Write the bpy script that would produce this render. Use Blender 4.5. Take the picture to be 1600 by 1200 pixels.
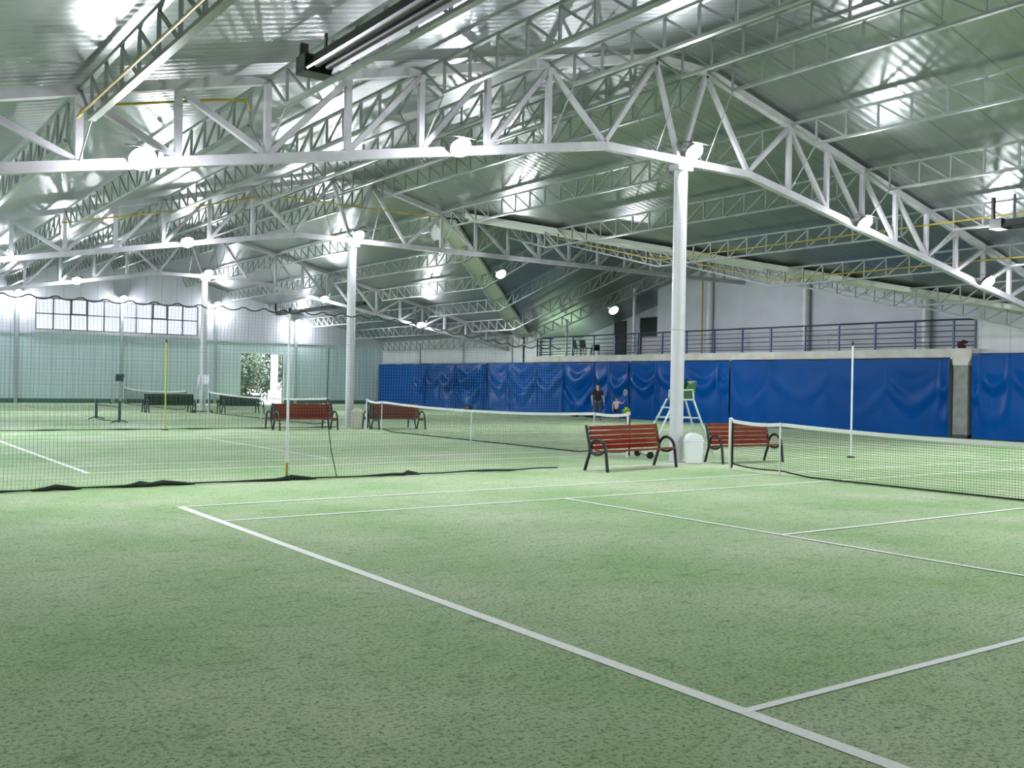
import bpy, bmesh, math, random
from mathutils import Vector, Matrix
random.seed(7)
for o in list(bpy.data.objects): bpy.data.objects.remove(o)
S = bpy.context.scene
COL = S.collection
R = math.radians

# ------------------------------------------------------------------ camera
cd = bpy.data.cameras.new('camera'); cam = bpy.data.objects.new('camera', cd); COL.objects.link(cam)
FPX, YAW, PITCH, ROLL = 1555.84, 0.617228505, -0.000311954, 0.0185396
cd.sensor_width = 36.0; cd.lens = FPX/1600*36.0; cd.clip_end = 400
cy_, sy_, cp_, sp_ = math.cos(YAW), math.sin(YAW), math.cos(PITCH), math.sin(PITCH)
f_ = Vector((sy_*cp_, cy_*cp_, sp_)); r_ = Vector((cy_, -sy_, 0)); u_ = r_.cross(f_)
c_, s_ = math.cos(ROLL), math.sin(ROLL)
r2 = c_*r_+s_*u_; u2 = -s_*r_+c_*u_
M = Matrix(((r2.x, u2.x, -f_.x, -4.1117), (r2.y, u2.y, -f_.y, -3.59974), (r2.z, u2.z, -f_.z, 1.72813), (0, 0, 0, 1)))
cam.matrix_world = M
S.camera = cam

# ------------------------------------------------------------------ world, exposure
S.view_settings.view_transform = 'Standard'; S.view_settings.look = 'None'
S.view_settings.gamma = 1; S.view_settings.use_curve_mapping = False
S.view_settings.exposure = -0.05
W = bpy.data.worlds.new('world'); S.world = W; W.use_nodes = True
bg = W.node_tree.nodes['Background']; bg.inputs[0].default_value = (.80, .88, 1.0, 1); bg.inputs[1].default_value = 15.0
LAMP = 720.0          # radiance of a floodlight lens

# ------------------------------------------------------------------ materials
def mat(name, color, rough=.5, metal=0.0, **k):
    m = bpy.data.materials.new(name); m.use_nodes = True
    b = m.node_tree.nodes['Principled BSDF']
    b.inputs['Base Color'].default_value = (*color, 1); b.inputs['Roughness'].default_value = rough
    b.inputs['Metallic'].default_value = metal
    for a, v in k.items(): b.inputs[a.replace('_', ' ')].default_value = v
    return m
def nd(m, t, **k):
    n = m.node_tree.nodes.new(t)
    for a, v in k.items(): setattr(n, a, v)
    return n
def ln(m, a, b): m.node_tree.links.new(a, b)
def bsdf(m): return m.node_tree.nodes['Principled BSDF']
def vary(m, c1, c2, scale=4.0, detail=4.0, lo=.35, hi=.65, bump=0.0, stretch=(1, 1, 1)):
    tc = nd(m, 'ShaderNodeTexCoord'); mp = nd(m, 'ShaderNodeMapping'); mp.inputs['Scale'].default_value = stretch
    n = nd(m, 'ShaderNodeTexNoise'); n.inputs['Scale'].default_value = scale; n.inputs['Detail'].default_value = detail
    rp = nd(m, 'ShaderNodeValToRGB')
    rp.color_ramp.elements[0].position = lo; rp.color_ramp.elements[0].color = (*c1, 1)
    rp.color_ramp.elements[1].position = hi; rp.color_ramp.elements[1].color = (*c2, 1)
    ln(m, tc.outputs['Object'], mp.inputs[0]); ln(m, mp.outputs[0], n.inputs['Vector'])
    ln(m, n.outputs['Fac'], rp.inputs[0]); ln(m, rp.outputs[0], bsdf(m).inputs['Base Color'])
    if bump:
        bp = nd(m, 'ShaderNodeBump'); bp.inputs['Strength'].default_value = bump; bp.inputs['Distance'].default_value = .02
        ln(m, n.outputs['Fac'], bp.inputs['Height']); ln(m, bp.outputs[0], bsdf(m).inputs['Normal'])
    return m
def emit(name, color, strength):
    m = bpy.data.materials.new(name); m.use_nodes = True
    b = bsdf(m); b.inputs['Base Color'].default_value = (.9, .9, .9, 1)
    b.inputs['Emission Color'].default_value = (*color, 1); b.inputs['Emission Strength'].default_value = strength
    return m

STEEL = vary(mat('painted_steel', (.46, .44, .48), .45), (.42, .40, .445), (.50, .48, .53), 3)
PURL = vary(mat('purlin_paint', (.23, .25, .24), .36), (.20, .22, .21), (.26, .28, .27), 3)
COLM = vary(mat('column_paint', (.58, .57, .61), .35), (.55, .545, .58), (.61, .60, .64), 2)
BLACK = mat('black_metal', (.012, .013, .013), .35)
IRON = mat('black_cast_iron', (.006, .010, .008), .4)
HEAT = mat('heater_tube', (.05, .048, .05), .5, .3)
YEL = mat('yellow_pipe', (.42, .30, .02), .5)
LENS = emit('floodlight_lens', (.93, .96, 1.0), LAMP)
LENSB = emit('added_fill_lens', (.93, .96, 1.0), LAMP*2.6)  # brighter lens for the added, unseen near-court floodlights
LENSW = emit('wall_lamp_lens', (.93, .96, 1.0), LAMP*.85)
WHITE = mat('white_plastic', (.78, .78, .82), .4)
TAPE = mat('white_tape', (.75, .77, .74), .7)
LINE = vary(mat('line_paint', (.8, .82, .78), .8), (.86, .88, .84), (.95, .95, .93), 30)
NETM = mat('net_twine', (.03, .05, .045), .8)
NETD = mat('divider_twine', (.20, .26, .24), .8)
ROPE = mat('dark_rope', (.012, .022, .016), .8)
WOODR = vary(mat('red_brown_wood', (.21, .022, .010), .3), (.15, .015, .007), (.27, .033, .015), 6, 6, stretch=(1, 12, 12))
WOODG = vary(mat('dark_green_wood', (.01, .04, .022), .4), (.008, .03, .018), (.014, .05, .03), 6, 6, stretch=(1, 12, 12))
BEIGE = mat('beige_plastic', (.62, .58, .52), .5)
GREENP = mat('green_plastic', (.003, .085, .008), .5)
DKGREEN = mat('dark_green_plastic', (.005, .06, .045), .5)
ALU = mat('bare_aluminium', (.55, .62, .6), .35, .5)
RAILB = mat('blue_rail_paint', (.008, .035, .17), .35)
RAILD = mat('navy_rail_paint', (.004, .012, .05), .35)
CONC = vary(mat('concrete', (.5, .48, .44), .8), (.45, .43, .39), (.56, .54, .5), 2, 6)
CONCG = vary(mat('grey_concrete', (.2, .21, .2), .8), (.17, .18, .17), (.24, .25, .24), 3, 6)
WALLB = vary(mat('grey_plaster', (.52, .53, .55), .8), (.48, .49, .53), (.56, .57, .63), .7, 5)
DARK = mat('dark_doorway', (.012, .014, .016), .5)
FRAMEW = mat('window_frame', (.16, .13, .16), .5)
DFRAME = mat('dark_sash', (.09, .08, .1), .5)
YG = mat('yellow_green_felt', (.42, .6, .02), .8)
RED = mat('dark_red_cloth', (.12, .008, .012), .8)
FOLI = vary(mat('leaves', (.035, .06, .02), .6), (.015, .03, .008), (.065, .10, .04), 3)
GRAV = vary(mat('pale_ground', (.5, .48, .42), .9), (.42, .4, .35), (.58, .56, .5), 2)
SKIN = mat('skin', (.5, .28, .19), .55)
HAIR = mat('dark_hair', (.015, .011, .009), .6)
BLK = mat('black_shirt', (.008, .009, .012), .8)
GREYT = mat('grey_trousers', (.035, .05, .06), .8)
PINK = mat('pale_pink_shirt', (.5, .36, .38), .8)
NAVY = mat('navy_shorts', (.01, .015, .04), .8)
GLASS = bpy.data.materials.new('window_glass'); GLASS.use_nodes = True
_nt = GLASS.node_tree; _nt.nodes.clear()
_o = _nt.nodes.new('ShaderNodeOutputMaterial'); _t = _nt.nodes.new('ShaderNodeBsdfTransparent'); _g = _nt.nodes.new('ShaderNodeBsdfGlossy')
_x = _nt.nodes.new('ShaderNodeMixShader'); _x.inputs[0].default_value = .06; _g.inputs['Roughness'].default_value = .1
_t.inputs[0].default_value = (.93, .95, .96, 1)
_nt.links.new(_t.outputs[0], _x.inputs[1]); _nt.links.new(_g.outputs[0], _x.inputs[2]); _nt.links.new(_x.outputs[0], _o.inputs[0])

GLASSD = GLASS.copy(); GLASSD.name = 'dimmed_glass'  # tinted dark to tone down the bright sky behind the panes
[n for n in GLASSD.node_tree.nodes if n.type == 'BSDF_TRANSPARENT'][0].inputs[0].default_value = (.30, .30, .31, 1)

def ribbed(name, color, axis, period, rough, metal, bump=.35, seam=0.0, dist=.03, c2=None):
    """metal or panel sheeting: ribs repeat along an object axis, joints every `seam` metres"""
    m = mat(name, color, rough, metal)
    tc = nd(m, 'ShaderNodeTexCoord'); sx = nd(m, 'ShaderNodeSeparateXYZ'); ln(m, tc.outputs['Object'], sx.inputs[0])
    mu = nd(m, 'ShaderNodeMath', operation='MULTIPLY'); mu.inputs[1].default_value = 2*math.pi/period
    si = nd(m, 'ShaderNodeMath', operation='SINE'); ln(m, sx.outputs[axis], mu.inputs[0]); ln(m, mu.outputs[0], si.inputs[0])
    no = nd(m, 'ShaderNodeTexNoise'); no.inputs['Scale'].default_value = 1.4; no.inputs['Detail'].default_value = 2
    mpn = nd(m, 'ShaderNodeMapping'); ln(m, tc.outputs['Object'], mpn.inputs[0]); ln(m, mpn.outputs[0], no.inputs['Vector'])
    mpn.inputs['Scale'].default_value = tuple(.35 if i != axis else 1.5 for i in range(3))
    ad = nd(m, 'ShaderNodeMath', operation='ADD'); ln(m, si.outputs[0], ad.inputs[0]); ln(m, no.outputs['Fac'], ad.inputs[1])
    b = nd(m, 'ShaderNodeBump'); b.inputs['Strength'].default_value = bump; b.inputs['Distance'].default_value = dist
    ln(m, ad.outputs[0], b.inputs['Height']); ln(m, b.outputs[0], bsdf(m).inputs['Normal'])
    mixc = nd(m, 'ShaderNodeMixRGB'); mixc.inputs[1].default_value = (*color, 1)
    c2 = c2 or tuple(c*.82 for c in color); mixc.inputs[2].default_value = (*c2, 1)
    ln(m, no.outputs['Fac'], mixc.inputs[0]); last = mixc
    if seam:
        dv = nd(m, 'ShaderNodeMath', operation='DIVIDE'); dv.inputs[1].default_value = seam
        fr = nd(m, 'ShaderNodeMath', operation='FRACT'); lt = nd(m, 'ShaderNodeMath', operation='LESS_THAN'); lt.inputs[1].default_value = .022/seam
        ln(m, sx.outputs[axis], dv.inputs[0]); ln(m, dv.outputs[0], fr.inputs[0]); ln(m, fr.outputs[0], lt.inputs[0])
        m2 = nd(m, 'ShaderNodeMixRGB'); ln(m, lt.outputs[0], m2.inputs[0]); ln(m, mixc.outputs[0], m2.inputs[1])
        m2.inputs[2].default_value = (*[c*.45 for c in color], 1); last = m2
    ln(m, last.outputs[0], bsdf(m).inputs['Base Color'])
    return m
ROOF = ribbed('roof_sheet', (.33, .355, .36), 1, .25, .33, .8, .08, 1.25)
ROOFW = ribbed('roof_sheet_cross', (.33, .355, .36), 0, .25, .33, .8, .08, 1.25)
GUT = mat('valley_sheet', (.62, .62, .57), .45)
WALLU = ribbed('white_wall_panel', (.64, .64, .72), 0, 1.0, .55, 0, .05, 1.0)
WALLL = ribbed('teal_grey_panel', (.64, .76, .80), 0, .3, .55, 0, .12, 1.2)
WALLR = ribbed('grey_white_panel', (.60, .61, .62), 1, 1.0, .55, 0, .05, 1.1)

TURF = mat('artificial_turf', (.34, .45, .28), .9, Sheen_Weight=.15, Sheen_Roughness=.4, Sheen_Tint=(.95, 1, .9, 1), Specular_IOR_Level=.13)
def _turf(m):
    tc = nd(m, 'ShaderNodeTexCoord')
    def noise(s, d, r=.55, st=(1, 1, 1)):
        mp = nd(m, 'ShaderNodeMapping'); mp.inputs['Scale'].default_value = st
        n = nd(m, 'ShaderNodeTexNoise'); n.inputs['Scale'].default_value = s; n.inputs['Detail'].default_value = d; n.inputs['Roughness'].default_value = r
        ln(m, tc.outputs['Object'], mp.inputs[0]); ln(m, mp.outputs[0], n.inputs['Vector']); return n
    def ramp(n, a, ca, b, cb):
        r = nd(m, 'ShaderNodeValToRGB'); e = r.color_ramp.elements
        e[0].position = a; e[0].color = (*ca, 1); e[1].position = b; e[1].color = (*cb, 1); ln(m, n.outputs['Fac'], r.inputs[0]); return r
    def mul(a, b, f=1.0):
        x = nd(m, 'ShaderNodeMixRGB', blend_type='MULTIPLY'); x.inputs[0].default_value = f; ln(m, a, x.inputs[1]); ln(m, b, x.inputs[2]); return x.outputs[0]
    big = ramp(noise(.45, 4), .35, (.295, .47, .205), .70, (.53, .60, .42))
    fine = noise(34, 5, .7)
    sp = ramp(fine, .38, (.25, .36, .22), .50, (1, 1, 1))
    mid = ramp(noise(5, 6, .7, (1, 1.6, 1)), .34, (.52, .60, .50), .47, (1, 1, 1))
    vf = ramp(noise(110, 2, .6), .3, (.66, .74, .63), .62, (1.15, 1.12, 1.1))
    c = mul(big.outputs[0], sp.outputs[0], .9); c = mul(c, mid.outputs[0], .8); c = mul(c, vf.outputs[0], .9)
    ln(m, c, bsdf(m).inputs['Base Color'])
    b = nd(m, 'ShaderNodeBump'); b.inputs['Strength'].default_value = .5; b.inputs['Distance'].default_value = .02
    ln(m, fine.outputs['Fac'], b.inputs['Height']); ln(m, b.outputs[0], bsdf(m).inputs['Normal'])
_turf(TURF)
PVC = vary(mat('blue_vinyl', (.0005, .045, .29), .27, Specular_IOR_Level=.07), (.0002, .052, .23), (.0004, .062, .265), .4, 3)

# ------------------------------------------------------------------ mesh helpers
class MB:
    def __init__(s): s.v = []; s.f = []; s.sm = []
    def add(s, vs, fs, smooth=False):
        n = len(s.v); s.v += [tuple(v) for v in vs]; s.f += [tuple(i+n for i in f) for f in fs]; s.sm += [smooth]*len(fs); return s
    def box(s, x0, x1, y0, y1, z0, z1):
        return s.add([(x0, y0, z0), (x1, y0, z0), (x1, y1, z0), (x0, y1, z0), (x0, y0, z1), (x1, y0, z1), (x1, y1, z1), (x0, y1, z1)],
                     [(0, 3, 2, 1), (4, 5, 6, 7), (0, 1, 5, 4), (1, 2, 6, 5), (2, 3, 7, 6), (3, 0, 4, 7)])
    def bar(s, p, q, w, h, up=(0, 0, 1)):
        p, q = Vector(p), Vector(q); d = (q-p).normalized(); up = Vector(up)
        if abs(d.dot(up)) > .98: up = Vector((0, 1, 0))
        a = d.cross(up).normalized()*w/2; b = a.cross(d).normalized()*h/2
        c = [p-a-b, p+a-b, p+a+b, p-a+b, q-a-b, q+a-b, q+a+b, q-a+b]
        return s.add(c, [(0, 3, 2, 1), (4, 5, 6, 7), (0, 1, 5, 4), (1, 2, 6, 5), (2, 3, 7, 6), (3, 0, 4, 7)])
    def tube(s, pts, r, n=10, caps=True, flat=None):
        pts = [Vector(p) for p in pts]; rs = r if isinstance(r, (list, tuple)) else [r]*len(pts)
        rings = []; prev = None
        for i, p in enumerate(pts):
            d = (pts[min(i+1, len(pts)-1)]-pts[max(i-1, 0)]).normalized()
            up = prev if prev is not None else (Vector((0, 0, 1)) if abs(d.z) < .9 else Vector((1, 0, 0)))
            a = d.cross(up).normalized(); b = a.cross(d).normalized(); prev = b
            rings.append([p+(a*math.cos(2*math.pi*k/n)+b*math.sin(2*math.pi*k/n)*(flat or 1))*rs[i] for k in range(n)])
        vs = [v for g in rings for v in g]; fs = []
        for i in range(len(pts)-1):
            for k in range(n): fs.append((i*n+k, i*n+(k+1) % n, (i+1)*n+(k+1) % n, (i+1)*n+k))
        s.add(vs, fs, n > 5)
        if caps:
            s.add(rings[0], [tuple(range(n))[::-1]]); s.add(rings[-1], [tuple(range(n))])
        return s
    def lathe(s, prof, n=24, c=(0, 0, 0), sx=1, sy=1):
        vs = [(c[0]+r*math.cos(2*math.pi*k/n)*sx, c[1]+r*math.sin(2*math.pi*k/n)*sy, c[2]+z) for r, z in prof for k in range(n)]
        fs = [(i*n+k, i*n+(k+1) % n, (i+1)*n+(k+1) % n, (i+1)*n+k) for i in range(len(prof)-1) for k in range(n)]
        return s.add(vs, fs, True)
    def ball(s, c, r, n=14, m=8, sc=(1, 1, 1)):
        prof = [(max(1e-4, r*math.sin(math.pi*i/m)), -r*math.cos(math.pi*i/m)*sc[2]) for i in range(m+1)]
        return s.lathe(prof, n, c, sc[0], sc[1])
    def poly(s, pts, ext):
        pts = [Vector(p) for p in pts]; e = Vector(ext); n = len(pts)
        return s.add(pts+[p+e for p in pts], [tuple(range(n))[::-1], tuple(range(n, 2*n))]+[(i, (i+1) % n, n+(i+1) % n, n+i) for i in range(n)])
    def mesh(s, name):
        me = bpy.data.meshes.new(name); me.from_pydata(s.v, [], s.f); me.update()
        me.polygons.foreach_set('use_smooth', s.sm)
        bm = bmesh.new(); bm.from_mesh(me); bmesh.ops.recalc_face_normals(bm, faces=bm.faces); bm.to_mesh(me); bm.free()
        return me
    def build(s, name, m, parent=None):
        me = s.mesh(name); me.materials.append(m); return link(name, me, parent)
def link(name, me, parent=None):
    o = bpy.data.objects.new(name, me); COL.objects.link(o)
    if parent: o.parent = parent
    return o
def tag(o, label, cat, group=None):
    o['label'] = label; o['category'] = cat
    if group: o['group'] = group
    return o
def thing(name, label, cat, loc=(0, 0, 0), rz=0, group=None):
    o = bpy.data.objects.new(name, None); COL.objects.link(o); o.location = loc; o.rotation_euler.z = rz
    o.empty_display_size = .1
    return tag(o, label, cat, group)
def struct(o): o['kind'] = 'structure'; return o
def dup(root, loc, rz, label, group=None):
    c = root.copy(); COL.objects.link(c); c.location = loc; c.rotation_euler.z = rz; c['label'] = label
    if group: c['group'] = group
    for ch in root.children:
        d = ch.copy(); COL.objects.link(d); d.parent = c
        for g in ch.children:
            e = g.copy(); COL.objects.link(e); e.parent = d
    return c

# ------------------------------------------------------------------ layout constants
XC = 12.15                                    # ridge / column line
TY = [12.84, 29.9, 47.0]                      # truss planes
YF, YB, XL, XR = -13.0, 63.5, -6.9, 31.5      # front, back, left, right walls
SL = .245
def ztop(x): return 9.09-SL*max(0, abs(x-XC)-.8)      # top chord centre
def zbot(x): return 6.90-.183*max(0, abs(x-XC)-2.28)  # bottom chord centre
def zroof(x): return ztop(x)+.17
def xs(x, y): return x+(max(0, y-TY[0])*.0078 if x < 30 else 0)        # the steelwork runs very slightly askew of the court
WX, WZ = 16.0, ztop(16.0)                     # where the cross-gable ridge leaves the main slope
def zw(y): return WZ-SL*abs(y-TY[1])          # cross gable, chord level
EAVE = zroof(XR)
YW0, YW1 = TY[1]-(XR-WX), TY[1]+(XR-WX)       # cross gable eaves at the wall

# ------------------------------------------------------------------ setting
fl = MB().add([(XL-.3, YF-.3, 0), (42, YF-.3, 0), (42, YB+.1, 0), (XL-.3, YB+.1, 0)], [(0, 1, 2, 3)]).build('floor', TURF); struct(fl)
def court(yc, y0=None, half=True, right=True):
    """painted lines of one court; baseline at x=0, net at x=11.9"""
    hs, hd, w = 4.115, 5.65, .06
    L = []
    L.append(('baseline', -.05, .05, yc-hd, yc+hd)); L.append(('baseline', 23.75, 23.85, yc-hd, yc+hd))
    for sgn in (-1, 1):
        L.append(('sideline', -.05, 23.85, yc+sgn*hs-w/2, yc+sgn*hs+w/2)); L.append(('sideline', -.05, 23.85, yc+sgn*hd-w/2, yc+sgn*hd+w/2))
    for x in (5.3, 18.5): L.append(('service_line', x-w/2, x+w/2, yc-hs, yc+hs))
    L.append(('center_line', 5.3, 18.5, yc-w/2, yc+w/2))
    for i, (n, x0, x1, a, b) in enumerate(L):
        z = .003+.0006*i; MB().add([(x0, a, z), (x1, a, z), (x1, b, z), (x0, b, z)], [(0, 1, 2, 3)]).build(n, LINE, fl)
court(4.115); court(20.75); court(38.0); court(55.2)
# pale taped seam between the courts
MB().add([(4.9, 12.40, .005), (17.2, 12.40, .005), (17.2, 12.47, .005), (4.9, 12.47, .005)], [(0, 1, 2, 3)]).build('seam_tape', LINE, fl)

# roof sheets
def sheet(name, pts, faces, m):
    o = MB().add(pts, faces).build(name, m); struct(o)
    md = o.modifiers.new('thickness', 'SOLIDIFY'); md.thickness = .06; md.offset = 1
    # make sure the sheet thickens upward
    me = o.data
    if me.polygons[0].normal.z < 0: me.flip_normals()
    return o
xl, x1, x2 = XL-.25, XC-.8, XC+.8
sheet('ceiling', [(xl, YF, zroof(xl)), (x1, YF, zroof(x1)), (x1, YB+.2, zroof(x1)), (xl, YB+.2, zroof(xl))], [(0, 1, 2, 3)], ROOF)
sheet('ceiling', [(x1, YF, zroof(x1)), (x2, YF, zroof(x2)), (x2, YB+.2, zroof(x2)), (x1, YB+.2, zroof(x1))], [(0, 1, 2, 3)], ROOF)
xr = XR+.25; dw = xr-WX; zr = zroof(xr); zx = zroof(WX); ym = TY[1]
sheet('ceiling', [(x2, YF, zroof(x2)), (xr, YF, zr), (xr, ym-dw, zr), (WX, ym, zx), (x2, ym, zroof(x2)), (xr, YB+.2, zr), (x2, YB+.2, zroof(x2)), (xr, ym+dw, zr)],
      [(0, 1, 2, 3, 4), (4, 3, 7, 5, 6)], ROOF)
sheet('ceiling', [(WX, ym, zx), (xr, ym-dw, zr), (38, ym-dw, zr), (38, ym, zx), (38, ym+dw, zr), (xr, ym+dw, zr)], [(0, 1, 2, 3), (0, 3, 4, 5)], ROOFW)
# valley gutter sheets (a shallow boxed channel hung under each valley)
for k, sg in ((1, -1), (2, 1)):
    b = MB(); P = lambda t, off, dz: (WX+.7+t+off, ym+sg*(.7+t)+sg*-off*0+0, zroof(WX+.7+t)-.03+dz)
    n = Vector((1, -sg, 0)).normalized()
    a0 = Vector((WX+.8, ym+sg*.8, zroof(WX+.8)-.16)); a1 = Vector((XR, ym+sg*(XR-WX), zroof(XR)-.16))
    b.poly([a0-n*.42+Vector((0, 0, .02)), a0+n*.42+Vector((0, 0, .02)), a1+n*.42+Vector((0, 0, .02)), a1-n*.42+Vector((0, 0, .02))], (0, 0, .10))
    b.bar(a0-n*.42, a1-n*.42, .04, .16); b.bar(a0+n*.42, a1+n*.42, .04, .16)
    struct(b.build('trim_%d' % k, GUT))

# walls
LW0, LW1, LZ0, LZ1 = 14.0, 62.0, 2.0, 4.2
struct(MB().box(XL-.2, XL, YF, LW0, 0, EAVE+.3).box(XL-.2, XL, LW1, YB, 0, EAVE+.3).box(XL-.2, XL, LW0, LW1, 0, LZ0).box(XL-.2, XL, LW0, LW1, LZ1, EAVE+.3).build('wall_left', WALLR))
lw = bpy.data.objects.new('added_window', None); COL.objects.link(lw); struct(lw)  # unseen window row, added to let daylight in from the left
b = MB()
for z in (LZ0, (LZ0+LZ1)/2, LZ1): b.box(XL-.14, XL-.06, LW0, LW1, z-.025, z+.025)
for i in range(49): b.box(XL-.14, XL-.06, LW0+i-.02, LW0+i+.02, LZ0, LZ1)
b.build('window_frame', FRAMEW, lw)
MB().box(XL-.105, XL-.095, LW0, LW1, LZ0, LZ1).build('window_pane', GLASS, lw)
struct(MB().poly([(XL, YF-.2, 0), (XR, YF-.2, 0), (XR, YF-.2, EAVE), (XC, YF-.2, 9.2), (XL, YF-.2, EAVE)], (0, .2, 0)).build('wall_front', WALLU))
# far wall: teal lower cladding with a door hole, white gable above with a window hole
DX0, DX1, DZ = 20.45, 23.55, 3.5
WX0, WX1, WZ0, WZ1, ZS = 7.43, 17.43, 4.57, 6.52, 4.33
b = MB(); b.box(XL, DX0, YB, YB+.2, 0, ZS); b.box(DX1, XR, YB, YB+.2, 0, ZS); b.box(DX0, DX1, YB, YB+.2, DZ, ZS)
struct(b.build('wall_back', WALLL))
b = MB(); Y0 = YB+.04; e = (0, .16, 0)
b.poly([(XL, Y0, ZS), (WX0, Y0, ZS), (WX0, Y0, zroof(WX0)), (XL, Y0, zroof(XL))], e)
b.poly([(WX0, Y0, ZS), (WX1, Y0, ZS), (WX1, Y0, WZ0), (WX0, Y0, WZ0)], e)
b.poly([(WX0, Y0, WZ1), (WX1, Y0, WZ1), (WX1, Y0, zroof(WX1)), (x2, Y0, zroof(x2)), (x1, Y0, zroof(x1)), (WX0, Y0, zroof(WX0))], e)
b.poly([(WX1, Y0, ZS), (XR, Y0, ZS), (XR, Y0, zroof(XR)), (WX1, Y0, zroof(WX1))], e)
struct(b.build('wall_back', WALLU))
struct(MB().box(XL, XR, YB-.05, YB+.0, ZS-.05, ZS+.06).build('trim_3', WALLU))
struct(MB().box(WX0-.3, WX1+.3, YB-.10, YB-.0, WZ0-.22, WZ0-.02).build('trim_4', WALLU))
struct(MB().box(XL, DX0-.1, YB-.06, YB, 0, .28).box(DX1+.1, XR, YB-.06, YB, 0, .28).build('baseboard_back', mat('dark_teal_skirting', (.05, .13, .11), .6)))
# window: frame, mullions, two dark opening sashes, panes
wf = bpy.data.objects.new('window_1', None); COL.objects.link(wf); struct(wf)
b = MB(); nc = 10; dxw = (WX1-WX0)/nc; zm = 5.55; t = .075; ya, yb = YB+.02, YB+.12
for z in (WZ0, zm, WZ1): b.box(WX0, WX1, ya, yb, z-t/2, z+t/2)
for i in range(nc+1): b.box(WX0+i*dxw-t/2, WX0+i*dxw+t/2, ya, yb, WZ0, WZ1)
b.build('window_frame', FRAMEW, wf)
for i in (2, 7):
    b = MB(); a, c = WX0+i*dxw+.02, WX0+(i+1)*dxw-.02; q = .07
    b.box(a, c, ya-.05, yb, zm, zm+q); b.box(a, a+q, ya-.05, yb, zm+q, WZ1); b.box(c-q, c, ya-.05, yb, zm+q, WZ1)
    b.build('opening_sash', DFRAME, wf)
MB().box(WX0, WX1, YB+.06, YB+.07, WZ0, WZ1).build('window_pane', GLASSD, wf)
# open doorway in the far wall: white jamb and leaf folded outward
dr = bpy.data.objects.new('door_1', None); COL.objects.link(dr); struct(dr)
MB().box(DX0-.08, DX0, YB-.03, YB+.22, 0, DZ).box(DX1, DX1+.08, YB-.03, YB+.22, 0, DZ).box(DX0-.08, DX1+.08, YB-.03, YB+.22, DZ, DZ+.08).build('door_frame', WHITE, dr)
MB().bar((22.75, YB+.25, DZ/2), (23.6, YB+1.15, DZ/2), .05, DZ-.05).build('door_leaf', WHITE, dr)
# pilasters of the far wall
for i, x in enumerate((6.35, 12.5, 18.65, 24.45)):
    struct(MB().box(x-.09, x+.09, YB-.16, YB, 0, min(6.6, zroof(x)-.4) if x < 24 else 5.7).build('trim_%d' % (5+i), mat('pilaster_grey_%d' % i, (.40, .45, .46), .6)))
# right wall, lower part full length, upper part left and right of the gallery
GY0, GY1 = 16.6, 43.8
b = MB(); b.box(XR, XR+.2, YF, GY0, 0, EAVE); b.box(XR, XR+.2, GY1, YB+.2, 0, EAVE); b.box(XR, XR+.2, GY0, GY1, 0, 3.0)
struct(b.build('wall_right', WALLR))
for i, y in enumerate((57.9, 52.2, 46.6, 11.0, 5.5)):
    struct(MB().box(XR-.09, XR, y-.1, y+.1, 2.6, EAVE-.25).build('trim_%d' % (9+i), mat('post_grey_%d' % i, (.36, .38, .38), .5)))
# gallery: floor slab, back walls up to the cross gable
struct(MB().box(31.02, 36.6, GY0, GY1, 3.03, 3.36).build('floor_gallery', CONC))
def gable(x, ya, yb, za):
    ys = sorted({ya, yb} | ({ym} if ya < ym < yb else set()))
    return [(x, ya, za)]+[(x, yb, za)]+[(x, y, zw(y)+.17) for y in reversed(ys)]
struct(MB().poly(gable(33.6, YW0, 36.0, 3.0), (.2, 0, 0)).build('wall_gallery', WALLB))
struct(MB().poly(gable(36.0, 36.0, YW1, 3.0), (.2, 0, 0)).build('wall_gallery', WALLB))
struct(MB().poly([(33.78, 35.8, 3), (36.1, 35.8, 3), (36.1, 35.8, zw(35.85)+.12), (33.78, 35.8, zw(35.85)+.12)], (0, .18, 0)).build('wall_gallery', WALLB))
struct(MB().box(XR, 33.8, YW0-.1, YW0+.08, 3, EAVE).box(XR, 36.2, YW1-.08, YW1+.1, 3, EAVE).build('wall_gallery', WALLB))
for i, y in enumerate((32.0, 26.0, 19.95)):
    p_ = struct(MB().tube([(33.42, y, 3.36), (33.42, y, zw(y)-.1)], .17, 16).build('trim_%d' % (14+i), COLM))
d2 = bpy.data.objects.new('door_2', None); COL.objects.link(d2); struct(d2)
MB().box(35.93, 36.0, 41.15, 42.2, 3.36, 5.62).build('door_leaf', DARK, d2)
d3 = bpy.data.objects.new('door_3', None); COL.objects.link(d3); struct(d3)
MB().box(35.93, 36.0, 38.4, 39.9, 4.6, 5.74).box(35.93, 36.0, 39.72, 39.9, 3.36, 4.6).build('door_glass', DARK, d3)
MB().box(35.91, 36.0, 38.4, 39.70, 3.36, 4.62).build('door_panel', mat('reflection_pale_board', (.75, .7, .74), .5), d3)  # white lower board; bright reflections there are put into its pale colour
# concrete pier under the gallery
pr = thing('concrete_pier', 'grey concrete pier under the gallery slab, between two blue curtains', 'pillar', (31.2, 17.0, 0))
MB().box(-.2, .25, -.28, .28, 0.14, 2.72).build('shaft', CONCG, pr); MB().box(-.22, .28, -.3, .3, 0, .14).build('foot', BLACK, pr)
MB().poly([(-.25, -.28, 2.72), (-.25, .28, 2.72), (-.25, .31, 3.03), (-.25, -.42, 3.03)], (.5, 0, 0)).build('corbel', CONC, pr)

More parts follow.
